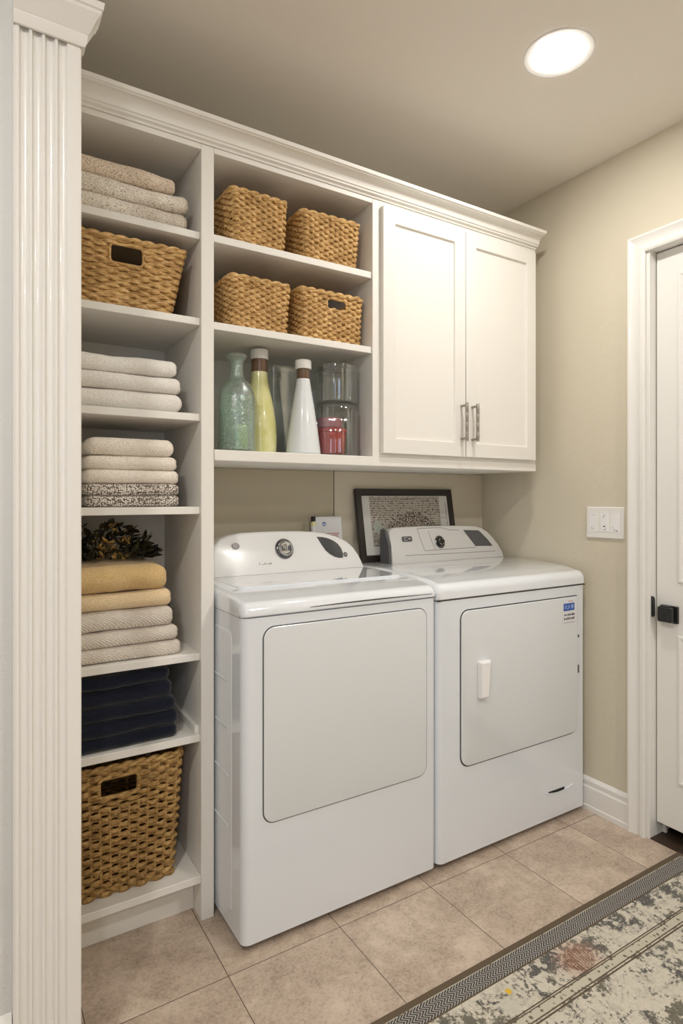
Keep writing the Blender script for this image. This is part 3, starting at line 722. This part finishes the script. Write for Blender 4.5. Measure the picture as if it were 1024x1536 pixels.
# lid: shallow slab with a thin front slot
bm = bmesh.new(); stack(bm, (.665, 1.25, AF+.135, 1.850), .03, [(0, TZ-.005), (0, TZ+.0003), (.0015, TZ+.0010)], lambda u, v, h: (u, v, h), False, True, 6); lid = obj('lid', bm, M['enameltop'], t, angle=20)
bm = bmesh.new(); tube(bm, [(.815+.44*k/12, AF-.0032-.0005*sin(pi*k/12), .9005+.002*sin(pi*k/12)) for k in range(13)], [.0008+.0010*sin(pi*min(1, k/11)) for k in range(13)], 6); obj('lid_slot', bm, M['seam'], t)
# side: raised stamped panel with ribs
bm = bmesh.new(); stack(bm, (AF+.075, 1.98, .07, .84), .02, [(0, 0), (.004, .0018)], lambda u, v, h: (wx0-h, u, v), False, True, 4); sp_ = obj('side_panel', bm, M['enamel'], t, angle=15)
for zr in (.70, .57, .44, .30):
    bm = bmesh.new(); tube(bm, [(wx0-.0018, AF+.10+k*.03, zr) for k in range(14)], .0028, 8); obj('side_rib', bm, M['enamel'], sp_)
feet(t, wx0, wx1)
ZB = .9475; fw_ = face(1.872, ZB)
out = [(.676, ZB), (.678, 1.020), (.688, 1.048), (.712, 1.070), (.745, 1.082), (.783, 1.088), (.861, 1.0905), (.936, 1.0905), (1.007, 1.089), (1.073, 1.085), (1.119, 1.078), (1.166, 1.065), (1.208, 1.045), (1.233, 1.021), (1.249, .996), (1.259, .972), (1.266, ZB)]
def console(parent, out, F, yb, m, zbase, bev=.010):
    bm = bmesh.new()
    cxm = sum(p[0] for p in out)/len(out)
    def ins(p, d):     # shrink towards inside along both axes
        n_ = len(out); i = out.index(p); a = out[max(i-1, 0)]; b = out[min(i+1, n_-1)]
        tx, tz = b[0]-a[0], b[1]-a[1]; L = sqrt(tx*tx+tz*tz) or 1
        nx_, nz_ = tz/L, -tx/L
        return (p[0]+nx_*d, max(zbase, p[1]+nz_*d))
    L = []
    for s in range(5):
        a = s/4*pi/2; d = bev*(1-sin(a)); h = -bev*(1-cos(a))
        L.append([F(*ins(p, d), 0+(-bev+bev*cos(a))) for p in out])
    back = [(p[0], yb, p[1]-.004 if p[1] > zbase+.01 else p[1]) for p in out]
    loft(bm, L+[back])
    return obj('console', bm, m, parent, angle=30)
con = console(t, out, fw_, 1.957, M['enamel2'], ZB)
def disc(name, F, x, z, r, d, m, parent, n=40, rz=None, prof=None):
    bm = bmesh.new(); rz = rz or r
    L = []
    for (q, h) in (prof or [(1, 0), (1, d*.8), (.93, d)]): L.append([F(x+r*q*cos(2*pi*k/n), z+rz*q*sin(2*pi*k/n), h-.0005) for k in range(n)])
    loft(bm, L); return obj(name, bm, m, parent, angle=30)
dl = disc('dial', fw_, .9425, 1.027, .0345, .014, M['darkchrome'], con, prof=[(1, 0), (1, .004), (.93, .007), (.86, .006)])
disc('dial_knob', fw_, .9425, 1.027, .027, .02, M['chrome'], dl, prof=[(1, .004), (.97, .014), (.80, .018), (.70, .015), (.5, .0145), (.3, .017)])
bm = bmesh.new()
for k in range(26):
    a = 2*pi*k/26; c_, s_ = cos(a), sin(a)
    pts = [(.9425+(q*c_-w_*s_), 1.027+(q*s_+w_*c_)) for q, w_ in ((.0275, -.0007), (.0325, -.0007), (.0325, .0007), (.0275, .0007))]
    loft(bm, [[fw_(u, v, h) for u, v in pts] for h in (.0052, .0075)])
for k in range(5):
    pts = [(.928+k*.0072, 1.018), (.931+k*.0072, 1.018), (.931+k*.0072, 1.036-.004*(k % 2)), (.928+k*.0072, 1.036-.004*(k % 2))]
    loft(bm, [[fw_(u, v, h) for u, v in pts] for h in (.014, .0172)])
obj('dial_marks', bm, M['greyplastic'], dl)
disc('button', fw_, .764, 1.0435, .0135, .004, M['darkchrome'], con, rz=.0105)
disc('button', fw_, 1.1895, .996, .0085, .004, M['darkchrome'], con, prof=[(1, 0), (1, .002), (.8, .004), (.6, .002)])
dpts = [(1.079, 1.064), (1.103, 1.062), (1.125, 1.057), (1.146, 1.048), (1.163, 1.036), (1.174, 1.020), (1.179, 1.002), (1.177, .985), (1.160, .985), (1.142, .990), (1.124, 1.000), (1.108, 1.014), (1.094, 1.036)]
bm = bmesh.new(); loft(bm, [[fw_(u, v, h) for u, v in dpts] for h in (-.001, .0016)]); obj('display', bm, M['display'], con)
bm = bmesh.new()
for (a, b, hh) in ((.843, .002, .007), (.852, .005, .002), (.862, .003, .006), (.869, .002, .004), (.876, .006, .003), (.884, .004, .005)):
    loft(bm, [[fw_(u, v, h) for u, v in ((a, .978), (a+b, .978), (a+b, .978+hh), (a, .978+hh))] for h in (-.0005, .0006)])
obj('printed_mark', bm, M['greymark'], con)

# ---- dryer
dx0, dx1 = 1.2845, 2.0265
t = empty('dryer', ((dx0+dx1)/2, 1.75, 0), 'white dryer with a side-hinged front door and a blue sticker', 'dryer')
bm = bmesh.new(); body(bm, dx0, dx1, .871); obj('body', bm, M['enamel'], t, angle=30)
bm = bmesh.new(); rounded_top(bm, dx0-.0015, dx1+.0015, top_prof(.874)); obj('top', bm, M['enameltop'], t, angle=40)
bm = bmesh.new(); box(bm, dx0+.001, dx1-.001, AF+.001, 2.0, .8705, .8745); obj('gasket', bm, M['seam'], t)
bm = bmesh.new(); stack(bm, (1.377, 1.978, .3135, .8355), (.04, .04, .010, .034), [(0, 0), (0, .0012), (.004, .0012)], fq, True, True, 8); obj('door_seam', bm, M['seam'], t)
bm = bmesh.new(); stack(bm, (1.3805, 1.975, .3175, .832), (.037, .037, .007, .031), [(0, 0), (0, .004), (.0015, .0055), (.004, .006)], fq, False, True, 8); dd_ = obj('door', bm, M['doorenamel'], t, angle=25)
fd = lambda u, v, h: (u, AF-.006-h, v)
bm = bmesh.new()
hp = [(1.450, .536), (1.490, .536), (1.502, .655), (1.500, .660), (1.452, .660), (1.448, .652)]
loft(bm, [[fd(u, v, 0) for u, v in hp], [fd(u, v, .012) for u, v in hp], [fd(1.450+(u-1.448)*.72, .541+(v-.536)*.94, .024) for u, v in hp]])
obj('door_handle', bm, M['enamel2'], dd_, bevel=.003, seg=3)
for z_, h_ in ((.680, .010), (.555, .030)):
    bm = bmesh.new(); box(bm, 1.972, 1.981, AF-.007, AF-.001, z_-h_/2, z_+h_/2); obj('hinge', bm, M['greyplastic'], dd_, bevel=.001)
# sticker
bm = bmesh.new(); loft(bm, [[fd(u, v, h) for u, v in rr(1.886, 1.962, .728, .824, .002, 2)] for h in (0, .0004)]); st_ = obj('sticker', bm, M['label'], dd_, label='white sticker with a blue band')
def rects(F, L, h0, h1):
    bm = bmesh.new()
    for (a, b, c, d_) in L: loft(bm, [[F(u, v, h) for u, v in ((a, c), (b, c), (b, d_), (a, d_))] for h in (h0, h1)])
    return bm
obj('blue_band', rects(fd, [(1.890, 1.952, .782, .810)], .0004, .0007), M['blue'], st_)
obj('band_lettering', rects(fd, [(1.898, 1.902, .789, .803), (1.906, 1.912, .789, .792), (1.906, 1.909, .794, .803), (1.916, 1.919, .788, .804), (1.923, 1.926, .790, .803), (1.934, 1.945, .792, .804), (1.937, 1.942, .788, .792)], .0007, .0009), M['lightblue'], st_)
R = random.Random(5); L = []
for zr, hh in ((.763, .009), (.748, .011)):
    xq = 1.893
    while xq < 1.954:
        w_ = R.uniform(.002, .005); a = R.uniform(0, .4)*hh; L.append((xq, xq+w_, zr+a*.3, zr+hh-a)); xq += w_+R.uniform(.0012, .003)
L.append((1.892, 1.954, .7375, .7385))
obj('black_lettering', rects(fd, L, .0004, .0007), M['ink'], st_)
obj('red_lettering', rects(fd, [(1.918, 1.922, .816, .8185), (1.925, 1.934, .816, .8185), (1.937, 1.941, .816, .8185)], .0004, .0007), M['redink'], st_)
# toe access with a curved slit
bm = bmesh.new()
N = 18
up = [(1.792+.160*k/N, .1265-.011*sin(pi*k/N)-.004*k/N) for k in range(N+1)]
lo = [(u, v-.0025) for u, v in up]
loft(bm, [[fq(u, v, h) for u, v in up+lo[::-1]] for h in (-.004, .004)])
bot = [(1.952, .045), (1.792, .045)]
obj('toe_panel_lip', bm, M['enamel'], t)
bm = bmesh.new(); cres = [(1.812+.090*k/N, .124-.004*sin(pi*k/N)+.0035*sin(pi*k/N)-.0015*k/N+.0015) for k in range(N+1)]
crl = [(u, .1268-.011*sin(pi*(u-1.792)/.160)-.004*(u-1.792)/.160) for u, v in cres]
loft(bm, [[fq(u, v, h) for u, v in cres+crl[::-1]] for h in (-.002, .0008)]); obj('toe_slot', bm, M['dark'], t)
bm = bmesh.new(); stack(bm, (1.790, 1.954, .040, .1235), .004, [(0, 0), (.006, .0016)], fq, False, True, 3)
bm2 = bmesh.new(); tp = up+[(1.950, .042), (1.795, .042)]
loft(bm2, [[fq(u, v-.002, -.001) for u, v in tp], [fq(1.871+(u-1.871)*.985, v-.002, .0018) for u, v in tp]]); bm.free(); obj('toe_panel', bm2, M['enamel'], t, angle=25)
bm = bmesh.new(); loft(bm, [[fq(1.905+.006*cos(2*pi*k/16), .094+.0022*sin(2*pi*k/16), h) for k in range(16)] for h in (.001, .0024)]); obj('badge', bm, M['dryconsole'], t)
feet(t, dx0, dx1)
fdc = face(1.882, ZB)
out = [(1.408, ZB), (1.410, .98), (1.414, 1.065), (1.424, 1.083), (1.445, 1.089), (1.50, 1.0905), (1.558, 1.0915), (1.707, 1.0905), (1.80, 1.0885), (1.875, 1.086), (1.915, 1.0765), (1.945, 1.061), (1.976, 1.032), (1.997, 1.003), (2.012, .975), (2.018, ZB)]
con = console(t, out, fdc, 1.955, M['dryconsole'], ZB, .008)
# dark grey end cap on the console's near end
bm = bmesh.new(); loft(bm, [[(x_, y_, z_) for (y_, z_) in ((1.893, ZB), (1.898, 1.02), (1.926, 1.078), (1.95, 1.082), (1.955, 1.078), (1.955, ZB))] for x_ in (1.396, 1.4085)]); obj('end_cap', bm, M['greyplastic'], con, bevel=.002)
disc('dial', fdc, 1.6625, 1.023, .0255, .012, M['darkchrome'], con, prof=[(1, 0), (1, .004), (.92, .006), (.86, .005)])
dl = con.children[-1] if con.children else con
dk = disc('dial_knob', fdc, 1.6625, 1.023, .019, .02, M['black'], con, prof=[(1, .004), (.96, .012), (.85, .014), (.6, .014)])
bm = bmesh.new()
for a0 in (.5, 2.1, 3.7, 5.1):
    pts = [(1.6625+.0145*cos(a0+k*.12), 1.023+.0145*sin(a0+k*.12)) for k in range(8)]; pts += [(1.6625+.0115*cos(a0+k*.12), 1.023+.0115*sin(a0+k*.12)) for k in range(7, -1, -1)]
    loft(bm, [[fdc(u, v, h) for u, v in pts] for h in (.0135, .0145)])
obj('dial_marks', bm, M['chrome'], dk)
bm = bmesh.new(); bp = rr(1.470, 1.520, 1.0305, 1.0505, .006, 4); loft(bm, [[fdc(u, v, h) for u, v in bp] for h in (-.0005, .003)]); bt = obj('button', bm, M['greyplastic'], con)
obj('button_mark', rects(fdc, [(1.480, 1.4825, 1.034, 1.047), (1.4825, 1.497, 1.045, 1.047), (1.4825, 1.497, 1.034, 1.036), (1.500, 1.512, 1.038, 1.0435)], .003, .0036), M['chrome'], bt)
bm = bmesh.new(); loft(bm, [[fdc(u, v, h) for u, v in ((1.858, .9985), (1.958, .9955), (1.936, 1.024), (1.905, 1.054), (1.893, 1.0635), (1.806, 1.0675))] for h in (-.0005, .0016)]); obj('display', bm, M['greyplastic'], con)
bm = bmesh.new()
for pl in ([(1.556, 1.080), (1.564, 1.04), (1.576, .991)], [(1.576, .991), (1.632, .992), (1.78, .9925), (1.856, .993)], [(1.613, 1.068), (1.620, 1.03), (1.632, .994)], [(1.556, 1.080), (1.64, 1.0815), (1.69, 1.080), (1.73, 1.070), (1.78, 1.0685)], [(1.473, .977), (1.65, .975), (1.967, .973)]):
    tube(bm, [fdc(u, v, .0003) for u, v in pl], .0010, 5)
obj('panel_groove', bm, M['greymark'], con)

# ------------------------------------------------------------------ things on the machines
# leaning framed picture
tilt = math.atan2(.05, .29)
PW, PH = .512, .300
t = empty('framed_picture', (1.327, 1.978, TZ+.0008), 'dark framed etching leaning on the wall behind the dryer console', 'picture', rot=(-tilt, 0, 0))
bm = bmesh.new(); stack(bm, (0, PW, 0, PH), .001, [(0, 0), (0, .014), (.002, .016), (.025, .016), (.029, .010), (.029, 0)], lambda u, v, h: (u, .016-h, v), False, False, 1)
obj('frame', bm, M['frame'], t, local=True, angle=20)
bm = bmesh.new(); box(bm, .025, PW-.025, .006, .015, .025, PH-.025); obj('mat_board', bm, M['paper'], t, local=True)
bm = bmesh.new(); box(bm, 0, .368, -.0006, .0006, 0, .205)
pr = obj('print', bm, M['etching'], t, local=True, smooth=False); pr.location = (.066, .0052, .062)
bm = bmesh.new(); loft(bm, [[(u, h, v) for u, v in ((.008, .055), (.050, .055), (.050, .085), (.037, .105), (.018, .105), (.008, .085))] for h in (-.0012, -.0006)])
o = obj('pale_motif', bm, M['greenpaint'], pr, local=True)
for (q) in [[(.425, .11, .0015, .13), (.470, .11, .0015, .13), (.425, .11, .045, .0015), (.425, .175, .045, .0015)]]:
    bm = bmesh.new()
    for (a, b, w_, h_) in q: box(bm, a, a+w_, .0045, .006, b, b+h_)
    obj('pencil_lines', bm, M['greymark'], t, local=True)

# booklet and little bottle behind the washer console
t = empty('booklet', (1.19, 2.00, TZ+.0008), 'small white booklet with a blue round emblem standing behind the washer console', 'booklet', rot=(-.10, 0, 0))
bm = bmesh.new(); box(bm, -.060, .064, 0, .007, 0, .186); obj('pages', bm, M['label'], t, local=True, bevel=.0015)
bm = bmesh.new(); loft(bm, [[(-.016+q*cos(2*pi*k/24), -.0003-h, .157+q*sin(2*pi*k/24)) for k in range(24)] for q, h in ((.0085, 0), (.0085, .0004), (.006, .0004), (.006, .0002))], False, False); em = obj('blue_emblem', bm, M['blue'], t, local=True)
bm = bmesh.new()
for b_ in ((-.019, -.0165, .153, .162), (-.0165, -.012, .160, .162), (-.0165, -.0135, .1565, .1585)): box(bm, b_[0], b_[1], -.0006, -.0001, b_[2], b_[3])
obj('emblem_mark', bm, M['blue'], em, local=True)
bm = bmesh.new(); R = random.Random(9)
for r_ in range(5):
    xq = -.034
    while xq < .045:
        w_ = R.uniform(.002, .006); box(bm, xq, xq+w_, -.0006, -.0001, .118-r_*.0065, .118-r_*.0065+.0038); xq += w_+.0018
obj('booklet_lettering', bm, M['redink'], t, local=True)
t = empty('small_bottle', (1.109, 1.985, TZ+.0005), 'tiny bottle with a black cap beside the white booklet', 'bottle')
bm = bmesh.new(); lathe(bm, [(.009, TZ+.001), (.010, TZ+.004), (.010, 1.108), (.007, 1.116)], 1.109, 1.985, 20); b_ = obj('bottle_body', bm, M['soap'], t)
bm = bmesh.new(); lathe(bm, [(.0102, 1.060), (.0103, 1.061), (.0103, 1.098), (.0102, 1.099)], 1.109, 1.985, 20, cap0=False, cap1=False); obj('bottle_label', bm, M['label'], b_)
bm = bmesh.new(); lathe(bm, [(.0085, 1.117), (.009, 1.119), (.009, 1.134), (.0075, 1.136)], 1.109, 1.985, 20); obj('cap', bm, M['black'], t)

# ------------------------------------------------------------------ rug
RX0, RX1, RY0, RY1 = .30, 2.046, .465, 1.133
t = empty('runner_rug', (1.26, .80, 0), 'cream and grey floral runner rug with a herringbone border on the tiles', 'rug')
def ring(i0, i1, z, m, name):
    bm = bmesh.new(); stack(bm, (RX0, RX1, RY0, RY1), .002, [(i0, .0006), (i0, z), (i1, z), (i1, .0006)], lambda u, v, h: (u, v, h), False, False, 1)
    return obj(name, bm, m, t, smooth=False)
ring(0, .018, .006, M['rugbrown'], 'binding')
ring(.018, .020, .0068, M['rugguard'], 'edge_line')
ring(.020, .066, .0065, M['rugband'], 'herringbone_band')
ring(.066, .071, .0068, M['rugbrown'], 'inner_line')
bm = bmesh.new(); box(bm, RX0+.071, RX1-.071, RY0+.071, RY1-.071, .0006, .0075); obj('field', bm, M['rugfield'], t, smooth=False)
ring(.164, .167, .0080, M['rugbrown'], 'guard_line'); ring(.170, .1725, .0080, M['rugbrown'], 'guard_line')
ring(.1725, .194, .0078, M['rugguard'], 'guard_stripe')
ring(.194, .197, .0080, M['rugbrown'], 'guard_line'); ring(.201, .205, .0080, M['rugbrown'], 'guard_line')

# ------------------------------------------------------------------ lights
def area(name, loc, rot, size, e, col, shape='RECTANGLE', sy=None):
    l = bpy.data.lights.new(name, 'AREA'); l.energy = e; l.color = col; l.shape = shape; l.size = size
    if sy: l.size_y = sy
    o = bpy.data.objects.new(name, l); C.objects.link(o); o.location = loc; o.rotation_euler = rot; return o
area('window_daylight', (-.95, -2.92, 1.52), (math.radians(90), 0, math.radians(180)), 1.15, 140, (.76, .87, 1), 'RECTANGLE', 1.2)
w = bpy.data.worlds.new('sky'); SC.world = w; w.use_nodes = True
bgn = w.node_tree.nodes['Background']; bgn.inputs[0].default_value = (.6, .75, 1, 1); bgn.inputs[1].default_value = .6

# ------------------------------------------------------------------ camera
cd = bpy.data.cameras.new('camera'); cam = bpy.data.objects.new('camera', cd); C.objects.link(cam)
cam.location = (0, 0, 1.205); cam.rotation_euler = (math.radians(90), 0, math.radians(-31.87))
cd.sensor_fit = 'HORIZONTAL'; cd.sensor_width = 36; cd.lens = 904/1024*36; cd.shift_y = -21/1024
cd.clip_start = .02
SC.camera = cam
SC.view_settings.view_transform = 'Standard'; SC.view_settings.look = 'None'; SC.view_settings.gamma = 1
SC.view_settings.use_curve_mapping = False; SC.view_settings.exposure = 2.33
SC.cycles.use_denoising = True
SC.cycles.max_bounces = 12; SC.cycles.diffuse_bounces = 6; SC.cycles.transmission_bounces = 10; SC.cycles.transparent_max_bounces = 8
SC.cycles.caustics_reflective = False; SC.cycles.caustics_refractive = False
SC.cycles.sample_clamp_indirect = 6
